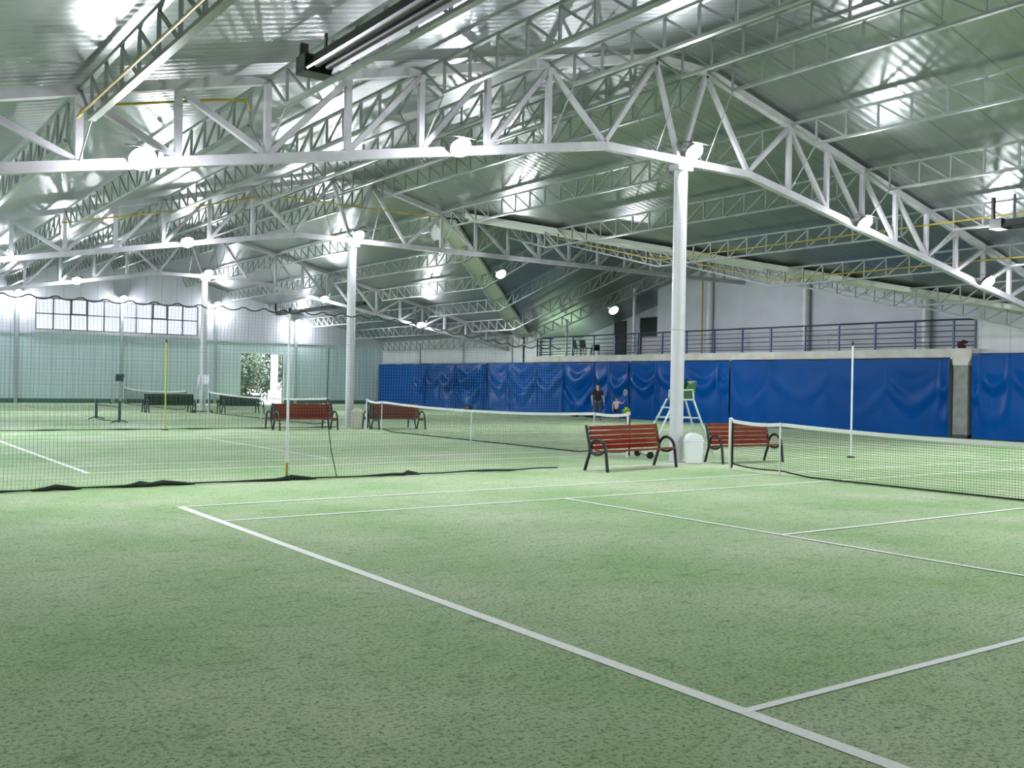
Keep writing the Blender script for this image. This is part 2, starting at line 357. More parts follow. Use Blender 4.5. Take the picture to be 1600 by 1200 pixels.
# ------------------------------------------------------------------ trusses
H_TOP = .17; TB = .17; TW = .105
def build_truss(y, label, wing=False):
    t = thing('roof_truss', label, 'roof truss', (xs(0, y), y, 0), 0, 'gable roof trusses')
    N = lambda k: XC+k              # position
    right_end = XR-.05
    tops = [(XL, ztop(XL)), (XC-.8, ztop(XC)), (XC+.8, ztop(XC))]
    if wing: tops += [(WX, WZ), (33.55, WZ)]
    else: tops += [(right_end, ztop(right_end))]
    b = MB()
    for p, q in zip(tops, tops[1:]): b.bar((p[0], 0, p[1]), (q[0], 0, q[1]), TB, TB)
    b.build('top_chord', STEEL, t)
    bots = [(XL, zbot(XL)), (XC-2.28, zbot(XC)), (XC+2.28, zbot(XC))]
    bots += [(33.55, zbot(XC))] if wing else [(right_end, zbot(right_end))]
    b = MB()
    for p, q in zip(bots, bots[1:]): b.bar((p[0], 0, p[1]), (q[0], 0, q[1]), TB, TB)
    b.build('bottom_chord', STEEL, t)
    def post(x, zt=None, zb=None): MB().bar((x, 0, (zb or zbot(x))+.08), (x, 0, (zt or ztop(x))-.08), .11, .11).build('web_post', STEEL, t)
    def diag(xt, xb, zt=None, zb=None): MB().bar((xt, 0, (zt or ztop(xt))-.08), (xb, 0, (zb or zbot(xb))+.06), .10, .10).build('web_diagonal', STEEL, t)
    for s in (-1, 1):
        diag(XC+s*.8, XC+s*.06); diag(XC+s*.8, XC+s*2.28)
        n = [XC+s*(3.8+1.513*k) for k in range(11)]
        diag(n[0], XC+s*2.28)
        if wing and s == 1: continue
        for k in range(11):
            if abs(n[k]-XC) > 19.2: break
            post(n[k])
        for k in range(10):
            if k < 4: diag(n[k], n[k+1])
            else: diag(n[k+1], n[k])
    if wing:
        n = [WX+1.6*k for k in range(12)]; zb = zbot(XC)
        for k in range(12):
            if n[k] < 33.4: post(n[k], WZ, zb)
        for k in range(10):
            if k < 4: diag(n[k], n[k+1], WZ, zb)
            else: diag(n[k+1], n[k], WZ, zb)
    return t
build_truss(TY[0], 'near pale steel gable truss spanning the hall over the nearest column')
build_truss(TY[1], 'middle pale steel truss over the second column, level under the cross roof on the right', True)
build_truss(TY[2], 'farthest pale steel gable truss over the third column near the back wall')

build_truss(-4.4+.56, 'added unseen pale steel gable truss over the near end of the court, above the camera')  # out-of-view truss, added to carry the extra floodlights

# columns
ccol = thing('steel_column', 'nearest white round steel column, beside the red bench and white bin', 'column', (XC+.05, TY[0], 0), 0, 'round steel columns under the ridge')
MB().tube([(0, 0, .02), (0, 0, 6.68)], .155, 28).build('shaft', COLM, ccol)
MB().lathe([(.155, 5.2-2.18), (.162, 3.03), (.162, 3.05), (.155, 3.06)], 28).build('weld_band', STEEL, ccol)
MB().box(-.24, .24, -.24, .24, 0, .025).build('base_plate', STEEL, ccol)
MB().box(-.22, .22, -.16, .16, 6.68, 6.81).build('cap_plate', STEEL, ccol)
dup(ccol, (xs(XC+.03, TY[1]), TY[1], 0), 0, 'second white round steel column, between the two far red benches')
dup(ccol, (xs(XC+.03, TY[2]), TY[2], 0), 0, 'third white round steel column, between the two dark green benches')

# ------------------------------------------------------------------ lattice purlins
PD, PT = .62, .055
post_me = MB().bar((0, 0, -PD+.04), (0, 0, -.04), .045, .045).mesh('web_post'); post_me.materials.append(PURL)
def purlin_parts(root, path, n, detail, cut0=.7, cut1=.7, stay0=None, stay1=None, end0=True, end1=True):
    """root at origin; path = list of points of the top chord (world); bottom chord PD below; n panels"""
    P = [Vector(p) for p in path]
    seg = [(P[i+1]-P[i]).length for i in range(len(P)-1)]; tot = sum(seg)
    def at(s):
        s = max(0, min(tot, s))
        for i, L in enumerate(seg):
            if s <= L or i == len(seg)-1: return P[i]+(P[i+1]-P[i])*(s/L)
            s -= L
    D = Vector((0, 0, -PD))
    b = MB()
    for p, q in zip(P, P[1:]): b.bar(p, q, PT+.03, PT)
    b.build('top_chord', PURL, root)
    b = MB(); kn = [cut0]+[sum(seg[:i+1]) for i in range(len(seg)-1)]+[tot-cut1]
    for p, q in zip(kn, kn[1:]): b.bar(at(p)+D, at(q)+D, PT+.05, PT)
    b.build('bottom_chord', PURL, root)
    L = tot-cut0-cut1; ss = [cut0+L*k/n for k in range(n+1)]
    web = MB() if not detail else None
    def diag(p, q):
        m = web or MB(); m.bar(p, q, .04, .04)
        if detail: m.build('web_diagonal', PURL, root)
    for k, s in enumerate(ss):
        p = at(s)
        if detail:
            o = link('web_post', post_me, root); o.location = p
        else: web.bar(p+Vector((0, 0, -PD+.04)), p+Vector((0, 0, -.04)), .045, .045)
    for k in range(n):
        if k < n/2: diag(at(ss[k])-Vector((0, 0, .03)), at(ss[k+1])+D)
        else: diag(at(ss[k+1])-Vector((0, 0, .03)), at(ss[k])+D)
    if cut0 > .1: diag(at(0)-Vector((0, 0, .03)), at(cut0)+D)
    if cut1 > .1: diag(at(tot)-Vector((0, 0, .03)), at(tot-cut1)+D)
    if web: web.build('web', PURL, root)
    for s, st in ((cut0, stay0), (tot-cut1, stay1)):
        if st is not None:
            MB().tube([at(s)+D, st], .013, 6).build('stay_rod', PURL, root)
ORD = ['just below', 'second below', 'third below', 'fourth below', 'fifth below', 'sixth below']
BAYS = [(-4.2, TY[0], 'in the nearest bay', True), (TY[0], TY[1], 'between the near and middle trusses', True),
        (TY[1], TY[2], 'between the middle and far trusses', False), (TY[2], YB, 'between far truss and back wall', False)]
NODES = [(-1, 0, XC-.8), (1, 0, XC+.8)]+[(s, k, XC+s*(3.8+3.026*(k-1))) for s in (-1, 1) for k in range(1, 6)]+[(-1, 6, XC-18.93), (1, 6, XC+18.93)]
for bi, (ya, yb, where, det) in enumerate(BAYS):
    for s, k, x in NODES:
        side = 'left' if s < 0 else 'right'
        pos = ('grey lattice purlin on the %s side of the ridge, %s' % (side, where)) if k == 0 else \
              ('grey lattice purlin, %s slope, %s the ridge, %s' % (side, ORD[k-1] if k > 1 else 'next below', where))
        pos = pos.replace('second below', 'second below') 
        g = 'lattice purlins %s' % where
        z = ztop(x); y0, y1 = ya+.09, yb-.09
        root = thing('lattice_purlin', pos, 'purlin', (0, 0, 0), 0, g)
        st = lambda y: (xs(x, y), y, zbot(x)+.05)
        if s > 0 and x > WX+1 and bi in (1, 2):
            if bi == 1:
                yv = ym-(x-WX); path = [(x, y0, z), (x, yv, z), (x, ym-.09, WZ)]; st0, st1, c0, c1 = st(y0-.05), None, .7, .3
            else:
                yv = ym+(x-WX); path = [(x, ym+.09, WZ), (x, yv, z), (x, y1, z)]; st0, st1, c0, c1 = None, st(y1+.05), .3, .7
            if abs(yv-(y0 if bi == 1 else y1)) < 1.2:
                path = [path[0], path[2]] if bi == 1 else [path[0], path[2]]
                path[-1 if bi == 2 else 0] = (x, yv, z); st0 = st1 = None; c0 = c1 = .3
            path = [(xs(p[0], p[1]), p[1], p[2]) for p in path]
            purlin_parts(root, path, 19, det, c0, c1, st0, st1)
        else:
            purlin_parts(root, [(xs(x, y0), y0, z), (xs(x, y1), y1, z)], 18, det, .75, .75, None if bi == 0 else st(y0-.05), None if bi == 3 else st(y1+.05))
# one more rafter lattice of the cross roof beyond the wall line
# ------------------------------------------------------------------ floodlights
fl0 = None
def flood(x, y, z, label, group):
    global fl0
    if fl0 is None:
        fl0 = thing('floodlight', label, 'floodlight', (x, y, z), 0, group)
        def tilted(b, t=R(-43)):
            c, q = math.cos(t), math.sin(t); b.v = [(x, y*c-z*q, y*q+z*c) for x, y, z in b.v]; return b
        tilted(MB().lathe([(.001, -.13), (.09, -.12), (.16, -.085), (.2, -.03), (.205, .0), (.001, .0)], 24)).build('lens', LENS, fl0)
        tilted(MB().lathe([(.001, .005), (.21, .005), (.215, .02), (.15, .10), (.07, .15), (.001, .155)], 24)).build('housing', BLACK, fl0)
        MB().poly([(-.22, -.24, .13), (.22, -.24, .13), (.25, .10, .20), (-.25, .10, .20)], (0, 0, .015)).build('visor', BLACK, fl0)
        MB().box(-.05, .05, .08, .34, .06, .13).build('bracket', STEEL, fl0)
        return fl0
    return dup(fl0, (x, y, z), 0, label, group)
LX = [0.14, 6.0, 12.25, 18.62, 24.68]
NM = ['leftmost', 'second from the left', 'middle', 'second from the right', 'rightmost']
for ti, nm in ((0, 'near truss'), (1, 'middle truss'), (2, 'far truss')):
    for i, x in enumerate(LX):
        z = zbot(x)+(.17 if i == 2 else 0.02)
        flood(xs(x, TY[ti]), TY[ti]-.36, z, '%s glowing floodlight on the bottom chord of the %s' % (NM[i], nm), 'floodlights on the trusses')
for i in (2, 3, 4):  # floodlights out of view, added to brighten the near court
    o = flood(LX[i], -3.5, zbot(LX[i])+.02, '%s added unseen fill floodlight on the truss over the near court end' % NM[i], 'floodlights on the trusses'); o.rotation_euler.z = math.pi
    for ch in o.children:
        if ch.name.startswith('lens'): ch.data = ch.data.copy(); ch.data.materials[0] = LENSB
wall_lens = [c for c in fl0.children if c.name == 'lens'][0].data.copy(); wall_lens.materials[0] = LENSW
for x, z, nm in ((6.38, 6.72, 'leftmost'), (12.5, 6.75, 'second'), (18.63, 6.75, 'third'), (24.45, 5.85, 'rightmost')):
    o = flood(x, YB-.42, z, 'glowing floodlight on the back wall, %s of its row above a pilaster' % nm, 'floodlights on the back wall')
    for ch in o.children:
        if ch.name.startswith('lens'): ch.data = wall_lens

# ------------------------------------------------------------------ heaters and gas pipes
def heater(x, y0, y1, ztube, label):
    t = thing('radiant_heater', label, 'heater', (x, 0, 0), 0, 'tube heaters')
    b = MB(); b.poly([(-.19, y0, ztube-.05), (-.21, y0, ztube-.02), (-.11, y0, ztube+.17), (.11, y0, ztube+.17), (.21, y0, ztube-.02), (.19, y0, ztube-.05), (.09, y0, ztube+.14), (-.09, y0, ztube+.14)], (0, y1-y0, 0))
    b.build('hood', BLACK, t)
    for s in (-.09, .09): MB().tube([(s, y0+.15, ztube+.02), (s, y1-.15, ztube+.02)], .05, 12).build('radiant_tube', HEAT, t)
    MB().box(-.22, .22, y1-.02, y1+.30, ztube-.06, ztube+.2).build('burner_box', BLACK, t)
    for y in (y1-.25, y0+.6): MB().bar((0, y, ztube+.17), (0, y, ztop(x)-.06), .03, .06).build('hanger', BLACK, t)
    MB().bar((-.12, y1+.25, ztube+.15), (-.12, y1+.25, ztop(x)-.1), .12, .06).build('flue', BLACK, t)
    return t
heater(1.93, 2.6, 9.95, 6.27, 'long black tube heater hung under the left roof, in front of the near truss')
heater(21.55, 1.5, 10.3, 6.1, 'dark tube heater hung under the right roof in front of the near truss')
heater(21.8, 47.4, 60.2, 6.10, 'thin black tube heater far back on the right, high above the doorway')
def pipe(pts, label, r=.022):
    return tag(MB().tube(pts, r, 8).build('gas_pipe', YEL), label, 'pipe', 'yellow gas pipes')
def zpipe(x): return ztop(x)-.40
for k, lab in ((2, 'upper'), (3, 'lower')):
    x = XC+3.8+3.026*k; yv = ym-(x-WX); z = zpipe(x)
    pipe([(x-.08, -3, z), (x-.08, yv-.1, z), (x-.08, yv+6.4, z+6.4*SL)], '%s yellow gas pipe running along a purlin of the right roof slope' % lab)
pipe([(2.3, 29.72, 6.45), (5.6, 29.72, 7.2), (9.0, 29.72, 8.16), (12.5, 29.72, 8.14), (16.0, 29.72, 8.16)], 'yellow gas pipe crossing the middle truss near its ridge')
pipe([(-.86, -1.5, ztop(-.9)-.50), (-.86, 12.3, ztop(-.9)-.50), (-.6, 13.0, 5.95), (1.5, 13.0, 6.42), (2.0, 13.0, 6.5), (2.2, 13.4, 6.45)], 'yellow gas pipe along a left purlin, bending onto the near truss')
pipe([(33.2, 32.3, 3.4), (33.2, 32.3, 7.2)], 'yellow gas pipe rising beside a white column on the gallery', .04)

# ------------------------------------------------------------------ nets
def net_strands(b, u0, u1, du, zf_top, zf_bot, dz, P, r):
    """vertical and horizontal twine between the two edge curves; P(u, z, jitter) -> point"""
    def strip(p, q, ax):
        p, q = Vector(p), Vector(q); d = (q-p).normalized(); a = d.cross(Vector(ax)).normalized()*r; c = Vector(ax).normalized()*r
        b.add([p-a, p+c, p+a, p-c, q-a, q+c, q+a, q-c], [(0, 1, 5, 4), (1, 2, 6, 5), (2, 3, 7, 6), (3, 0, 4, 7)])
    return strip
def divider(y, x0, x1, height, bottom, du, dz, r, name, label, mate, cord=(.011, 'dark')):
    t = thing(name, label, 'net', (0, y, 0), 0)
    b = MB()
    off = lambda x, z: .05*math.sin(x*1.3)*math.sin(z*1.2)+.03*math.sin(x*4.1+z)
    n = int((x1-x0)/du)
    def quad(p, q, w):
        b.add([(p[0]-w[0], p[1]-w[1], p[2]-w[2]), (p[0]+w[0], p[1]+w[1], p[2]+w[2]), (q[0]+w[0], q[1]+w[1], q[2]+w[2]), (q[0]-w[0], q[1]-w[1], q[2]-w[2])], [(0, 1, 2, 3)])
        b.add([(p[0], p[1]-r, p[2]), (p[0], p[1]+r, p[2]), (q[0], q[1]+r, q[2]), (q[0], q[1]-r, q[2])], [(0, 1, 2, 3)])
    for i in range(n+1):
        x = x0+(x1-x0)*i/n; zt, zb = height(x), bottom(x); ns = 6
        pts = [(x+.01*math.sin(k*2+x), off(x, zb+(zt-zb)*k/ns), zb+(zt-zb)*k/ns) for k in range(ns+1)]
        for p, q in zip(pts, pts[1:]): quad(p, q, (r, 0, 0))
    zmax = 3.0; nz = int(zmax/dz)
    for j in range(1, nz+1):
        z = j*dz; m = int((x1-x0)/.5)
        for i in range(m):
            xa, xb = x0+(x1-x0)*i/m, x0+(x1-x0)*(i+1)/m
            if z < min(height(xa), height(xb)) and z > max(bottom(xa), bottom(xb)):
                p, q = (xa, off(xa, z), z), (xb, off(xb, z), z)
                b.add([(p[0], p[1], z-r*.55), (p[0], p[1], z+r*.55), (q[0], q[1], z+r*.55), (q[0], q[1], z-r*.55)], [(0, 1, 2, 3)])
    b.build('mesh', mate, t)
    m = int((x1-x0)/.06)
    MB().tube([(x0+(x1-x0)*i/m, off(x0+(x1-x0)*i/m, height(x0+(x1-x0)*i/m)), height(x0+(x1-x0)*i/m)) for i in range(m+1)], cord[0], 6).build('top_cord', ROPE if cord[1] == 'dark' else mate, t)
    m = int((x1-x0)/.25)
    MB().tube([(x0+(x1-x0)*i/m, .05*math.sin(i*.9)+off(x0+(x1-x0)*i/m, 0), bottom(x0+(x1-x0)*i/m)+.01) for i in range(m+1)],
              [.014+.012*max(0, math.sin(i*.7+1)) for i in range(m+1)], 6).build('bottom_cord', ROPE, t)
    return t
hook = lambda x: abs((x/.36) % 1-.5)*2
def hN(x):
    base = 2.93 if x < 4.3 else max(2.52, 2.93-.13*(x-4.3))
    return base-.07*(1-hook(x)**2)
dv1 = divider(12.5, -4.6, 8.5, hN, lambda x: .015, .055, .055, .0018, 'divider_net', 'tall fine mesh divider net on the left, in front of the far courts', NETD)
for i, (x, w) in enumerate(((-1.02, .35), (.2, .3), (.55, .5), (2.72, .45), (5.0, .25))):
    MB().tube([(x-w, -.02, .02), (x-w*.5, -.06, .035), (x, .03, .05), (x+w*.6, -.03, .03), (x+w, 0, .015)], [.015, .03, .045, .03, .012], 8).build('gathered_hem', ROPE, dv1)
MB().tube([(3.35, -.03, 2.3), (3.32, -.05, 1.2), (3.42, -.05, .5), (3.55, -.02, .03)], .008, 6).build('hanging_cord', ROPE, dv1)
divider(29.7, -5, 11.7, lambda x: 2.88, lambda x: .02, .16, .16, .0028, 'divider_net', 'second divider net farther back, carried by the yellow pole', NETD, (.006, 'twine'))
def pole(x, y, h, m, m2, foot, label):
    t = thing('net_pole', label, 'pole', (x, y, 0), 0)
    MB().tube([(0, 0, .3), (0, 0, h)], .022, 12).build('pole_tube', m, t)
    MB().tube([(0, 0, .02), (0, 0, .3)], .024, 12).build('pole_sleeve', m2, t)
    MB().lathe([(.001, 0), (.11, 0), (.11, .02), (.03, .045), (.001, .045)], 18).build('pole_foot', foot, t)
    MB().tube([(0, 0, h), (0, 0, h+.10)], .03, 10).build('pole_cap', BLACK, t)
    return t
pole(2.66, 12.58, 2.86, WHITE, YEL, BLACK, 'white net pole with a yellow foot at the left divider net')
pole(17.7, 12.12, 2.86, WHITE, WHITE, BLACK, 'white net pole standing in front of the blue curtain on the right')
pole(5.5, 29.5, 2.86, mat('lime_pole', (.55, .62, .05), .5), mat('lime_pole_b', (.5, .6, .05), .5), BLACK, 'yellow net pole standing at the second divider net')

def tennis_net(x, ya, yb, yc, sticks, label, du=.05, r=.0022, endpost=True):
    t = thing('tennis_net', label, 'tennis net', (x, 0, 0), 0)
    pts = sorted([(ya, 1.05), (yc, .915), (yb, 1.05)]+[(s, 1.03) for s in sticks])
    def top(y):
        for (a, za), (c, zc) in zip(pts, pts[1:]):
            if a <= y <= c:
                f = (y-a)/(c-a); return za+(zc-za)*f-.035*math.sin(math.pi*f)
        return 1.0
    bp = sorted([(ya, .14), (yc, .02), (yb, .14)]+[(s, .10) for s in sticks])
    def bot(y):
        for (a, za), (c, zc) in zip(bp, bp[1:]):
            if a <= y <= c:
                f = (y-a)/(c-a); L = c-a; return max(.02, za+(zc-za)*f-.028*L*math.sin(math.pi*f)**.8)
        return .05
    off = lambda y, z: .05*math.sin(math.pi*(y-ya)/(yb-ya))*(1-z)
    b = MB(); n = int((yb-ya)/du)
    for i in range(n+1):
        y = ya+(yb-ya)*i/n; zb, zt = bot(y), top(y)
        P = [(off(y, z), y, z) for z in (zb, (zb+zt)/2, zt)]
        for p, q in zip(P, P[1:]):
            b.add([(p[0], p[1]-r, p[2]), (p[0], p[1]+r, p[2]), (q[0], q[1]+r, q[2]), (q[0], q[1]-r, q[2])], [(0, 1, 2, 3)])
            b.add([(p[0]-r, p[1], p[2]), (p[0]+r, p[1], p[2]), (q[0]+r, q[1], q[2]), (q[0]-r, q[1], q[2])], [(0, 1, 2, 3)])
    m = int((yb-ya)/.4)
    for j in range(1, 20):
        f = j/20
        for i in range(m):
            a, c = ya+(yb-ya)*i/m, ya+(yb-ya)*(i+1)/m
            za, zc = bot(a)+(top(a)-bot(a))*f, bot(c)+(top(c)-bot(c))*f
            b.add([(off(a, za), a, za-r), (off(a, za), a, za+r), (off(c, zc), c, zc+r), (off(c, zc), c, zc-r)], [(0, 1, 2, 3)])
    b.build('mesh', NETM, t)
    b = MB(); k = int((yb-ya)/.25)
    for i in range(k):
        a, c = ya+(yb-ya)*i/k, ya+(yb-ya)*(i+1)/k
        b.bar((0, a, top(a)-.02), (0, c, top(c)-.02), .02, .07)
    b.build('headband', TAPE, t)
    b = MB(); b.tube([(off(ya+(yb-ya)*i/60, .1), ya+(yb-ya)*i/60, bot(ya+(yb-ya)*i/60)) for i in range(61)], .017, 6).build('bottom_cord', ROPE, t)
    MB().box(-.012, .012, yc-.025, yc+.025, .01, .90).build('center_strap', TAPE, t)
    for s in (ya, yb): MB().bar((0, s, .14), (0, s, 1.03), .018, .03).build('side_band', ROPE, t)
    return t
def net_post(x, y, label, h=1.08):
    t = thing('net_post', label, 'net post', (x, y, 0), 0, 'white net posts')
    MB().tube([(0, 0, 0), (0, 0, h)], .042, 16).build('post_tube', WHITE, t)
    MB().lathe([(.045, h-.02), (.047, h), (.03, h+.02), (.001, h+.02)], 16).build('post_cap', WHITE, t)
    MB().box(-.02, .02, -.055, -.04, .05, h-.06).build('lacing_slot', BLACK, t)
    return t
tennis_net(11.75, -2.6, 10.72, 4.1, [9.46], 'tennis net of the nearest court at the right, before the blue curtain')
net_post(11.75, 10.78, 'white net post in front of the right red bench')
def stick(x, y, label):
    return tag(MB().tube([(x, y, 0), (x, y, 1.05)], .017, 10).build('singles_stick', WHITE), label, 'stick')
stick(11.72, 9.46, 'thin white singles stick under the nearest net, beside the right red bench')
tennis_net(12.1, 14.42, 28.0, 21.3, [15.6, 26.9], 'tennis net of the second court, behind the nearest red bench')
net_post(12.1, 14.36, 'white net post behind the left of the two nearest red benches')
net_post(12.1, 28.06, 'white net post in front of the far red bench by the beige bin')
stick(12.07, 15.6, 'thin white stick at the near end of the second court net')
stick(12.07, 26.9, 'thin white stick in front of the far red bench')
tennis_net(12.1, 31.4, 44.9, 38.1, [], 'tennis net of the third court, running behind the far left red bench', .12, .003)
net_post(12.1, 31.34, 'white net post behind the far left red bench')
net_post(12.1, 44.96, 'white net post in front of a dark green bench and third column')
tennis_net(12.1, 48.6, 60.9, 55.2, [], 'farthest tennis net, sagging dark behind the left green bench', .12, .004)

# small practice goal on the third court
g = thing('practice_frame', 'low dark portable frame with two upright posts on the left court', 'practice net', (0, 0, 0), 0)
for y in (34.9, 38.5):
    MB().bar((5.4, y, 0.05), (5.4, y, .82), .09, .09).build('upright', DKGREEN, g)
    MB().tube([(5.05, y-.25, .02), (5.4, y, .12), (5.75, y+.2, .02)], .022, 8).build('foot', DKGREEN, g)
MB().tube([(5.4, 34.9, .60), (5.4, 38.5, .60)], .03, 8).build('crossbar', DKGREEN, g)
MB().tube([(5.4, 34.9, .04), (5.5, 36, .03), (5.35, 37.3, .03), (5.4, 38.5, .04)], .02, 8).build('ground_bar', DKGREEN, g)

# ------------------------------------------------------------------ benches
def smooth(pts, k=6):
    P = [Vector(p) for p in pts]; out = []
    for i in range(len(P)-1):
        p0, p1, p2, p3 = P[max(i-1, 0)], P[i], P[i+1], P[min(i+2, len(P)-1)]
        for j in range(k):
            t = j/k; out.append(.5*((2*p1)+(p2-p0)*t+(2*p0-5*p1+4*p2-p3)*t*t+(3*p1-p0-3*p2+p3)*t**3))
    return out+[P[-1]]
def bench(loc, rz, wood, label, group, L=2.2):
    """faces local -y; centre between the feet"""
    t = thing('park_bench', label, 'bench', loc, rz, group)
    for s in (-1, 1):
        x = s*L/2; b = MB()
        b.tube([Vector((x, p[0], p[1])) for p in smooth([(.30, 0), (.235, .20), (.17, .40), (.20, .60), (.245, .78), (.28, .91)])], .033, 8)
        b.tube([Vector((x, p[0], p[1])) for p in smooth([(-.30, 0), (-.275, .2), (-.25, .40), (-.20, .54), (-.09, .63), (.03, .63), (.12, .56), (.175, .45)])], .033, 8)
        b.tube([Vector((x, p[0], p[1])) for p in smooth([(.175, .45), (.13, .37), (.03, .335), (-.10, .345), (-.2, .40), (-.25, .42)])], .027, 8)
        b.build('side_frame', IRON, t)
    for k in range(5):
        z = .47+.098*k; y = .165+(z-.40)*.22-.035
        m = MB(); m.bar((-L/2+.04, y, z), (L/2-.04, y, z), .03, .085, (0, -.21, 1)); m.build('back_slat', wood, t)
    for k in range(4):
        y = -.235+.10*k; z = .415-.012*k
        MB().bar((-L/2+.02, y, z), (L/2-.02, y, z), .088, .032).build('seat_slat', wood, t)
    return t
gb = 'red wooden benches'
b1 = bench((9.98, 11.88, 0), R(9.5), WOODR, 'red slatted bench left of the nearest column and white bin', gb, 2.3)
b2 = dup(b1, (13.72, 12.14, 0), R(-4), 'red slatted bench right of the nearest column, behind a net post', gb); b2.scale = (.82, 1, 1)
def pair(src, x, y, rz, sc, la, lb, grp):
    """two benches standing back to back"""
    for k, lab in ((0, la), (1, lb)):
        a = R(rz); o = dup(src, (x-math.sin(a)*.68*k, y+math.cos(a)*.68*k, 0), a+math.pi*k, lab, grp); o.scale = (sc, 1, 1)
pair(b1, 9.95, 28.42, 0, .92, 'red slatted bench far back, left of the second column, facing the camera', 'red slatted bench back to back behind the one left of the second column', gb)
pair(b1, 13.42, 28.15, 0, .82, 'red slatted bench far back, right of the beige bin, facing the camera', 'red slatted bench back to back behind the one right of the beige bin', gb)
b5 = bench((10.42, 45.5, 0), R(-3), WOODG, 'dark green slatted bench left of the third column, facing the camera', 'dark green benches', 2.2)
dup(b5, (10.46, 46.34, 0), R(177), 'dark green slatted bench back to back behind the one left of the third column')
dup(b5, (13.62, 44.4, 0), R(-4), 'dark green slatted bench right of the third column, facing the camera').scale = (.88, 1, 1)
dup(b5, (13.68, 45.25, 0), R(176), 'dark green slatted bench back to back behind the one right of the third column').scale = (.88, 1, 1)

# ------------------------------------------------------------------ bins
def bin_(loc, rz, m, label, h=.52, w=.19):
    t = thing('swing_lid_bin', label, 'bin', loc, rz, 'swing lid bins')
    b = MB(); a = w*.86
    b.add([(-a, -a*.85, 0), (a, -a*.85, 0), (a, a*.85, 0), (-a, a*.85, 0), (-w, -w*.85, h), (w, -w*.85, h), (w, w*.85, h), (-w, w*.85, h)],
          [(0, 3, 2, 1), (0, 1, 5, 4), (1, 2, 6, 5), (2, 3, 7, 6), (3, 0, 4, 7), (4, 5, 6, 7)])
    o = b.build('bin_body', m, t); md = o.modifiers.new('bevel', 'BEVEL'); md.width = .025; md.segments = 3
    o = MB().box(-w-.012, w+.012, -w*.85-.012, w*.85+.012, h-.02, h+.02).build('bin_rim', m, t); md = o.modifiers.new('bevel', 'BEVEL'); md.width = .01; md.segments = 2
    pr = [(-w, .02)]+[(-w*math.cos(q), .02+.15*math.sin(q)) for q in [math.pi*i/10 for i in range(1, 10)]]+[(w, .02)]
    o = MB().poly([(p[0], -w*.82, h+p[1]) for p in pr], (0, w*1.64, 0)).build('swing_lid', m, t); md = o.modifiers.new('bevel', 'BEVEL'); md.width = .02; md.segments = 2
    return t
bin_((12.3, 12.38, 0), R(-30), WHITE, 'white swing-lid bin standing against the nearest column')
bin_((12.15, 28.95, 0), R(-30), BEIGE, 'beige swing-lid bin standing against the second column', .56, .22)

# ------------------------------------------------------------------ umpire chairs
def umpire(loc, rz, label, seatm, sc=1):
    """ladder on local -x, rear legs on +x, seat facing -x"""
    t = thing('umpire_chair', label, 'umpire chair', loc, rz); t.scale = (sc, sc, sc)
    hz = 1.42
    for s in (-1, 1):
        MB().tube([(-.92, s*.36, .09), (-.26, s*.25, hz)], .025, 10).build('ladder_rail', ALU, t)
        MB().tube([(.74, s*.38, .0), (.22, s*.25, hz), (.20, s*.25, hz+.22)], .025, 10).build('rear_leg', ALU, t)
        MB().tube([(-.26, s*.25, hz), (.22, s*.25, hz)], .022, 8).build('seat_rail', ALU, t)
        MB().tube([(-.43, s*.29, .98), (.40, s*.29, .98)], .018, 8).build('side_brace', ALU, t)
        w = MB(); w.tube([(-.94, s*.42-.03, .085), (-.94, s*.42+.03, .085)], .085, 18); w.build('wheel', BLACK, t)
        MB().tube([(-.2, s*.27, hz+.03), (-.2, s*.27, hz+.22), (.2, s*.27, hz+.24)], .018, 8).build('armrest', ALU, t)
    for z in (.38, .68, .98, 1.22):
        k = (z-.09)/(hz-.09); MB().box(-.92+.66*k-.05, -.92+.66*k+.05, -.36+.11*k, .36-.11*k, z-.015, z+.015).build('ladder_step', ALU, t)
    MB().tube([(-.94, -.42, .085), (-.94, .42, .085)], .02, 8).build('axle', BLACK, t)
    MB().tube([(.62, -.35, .35), (.62, .35, .35)], .018, 8).build('cross_brace', ALU, t)
    MB().box(-.25, .22, -.24, .24, hz, hz+.045).poly([(-.16, -.26, hz+.03), (.24, -.26, hz+.03), (.30, -.26, hz+.46), (.10, -.26, hz+.36)], (0, .03, 0)).poly([(-.16, .23, hz+.03), (.24, .23, hz+.03), (.30, .23, hz+.46), (.10, .23, hz+.36)], (0, .03, 0)).build('seat', seatm, t)
    MB().poly([(.18, -.24, hz+.05), (.18, .24, hz+.05), (.27, .24, hz+.46), (.27, -.24, hz+.46)], (.03, 0, 0)).build('backrest', seatm, t)
    return t
umpire((13.36, 13.87, 0), R(-22), 'aluminium umpire chair with a green seat, behind the nearest column', GREENP)
umpire((12.16, 46.05, 0), R(72), 'white-seated umpire chair standing just in front of the third column', WHITE, 1.0)
umpire((12.12, 62.2, 0), R(72), 'umpire chair with a dark green seat far back below the window', DKGREEN)

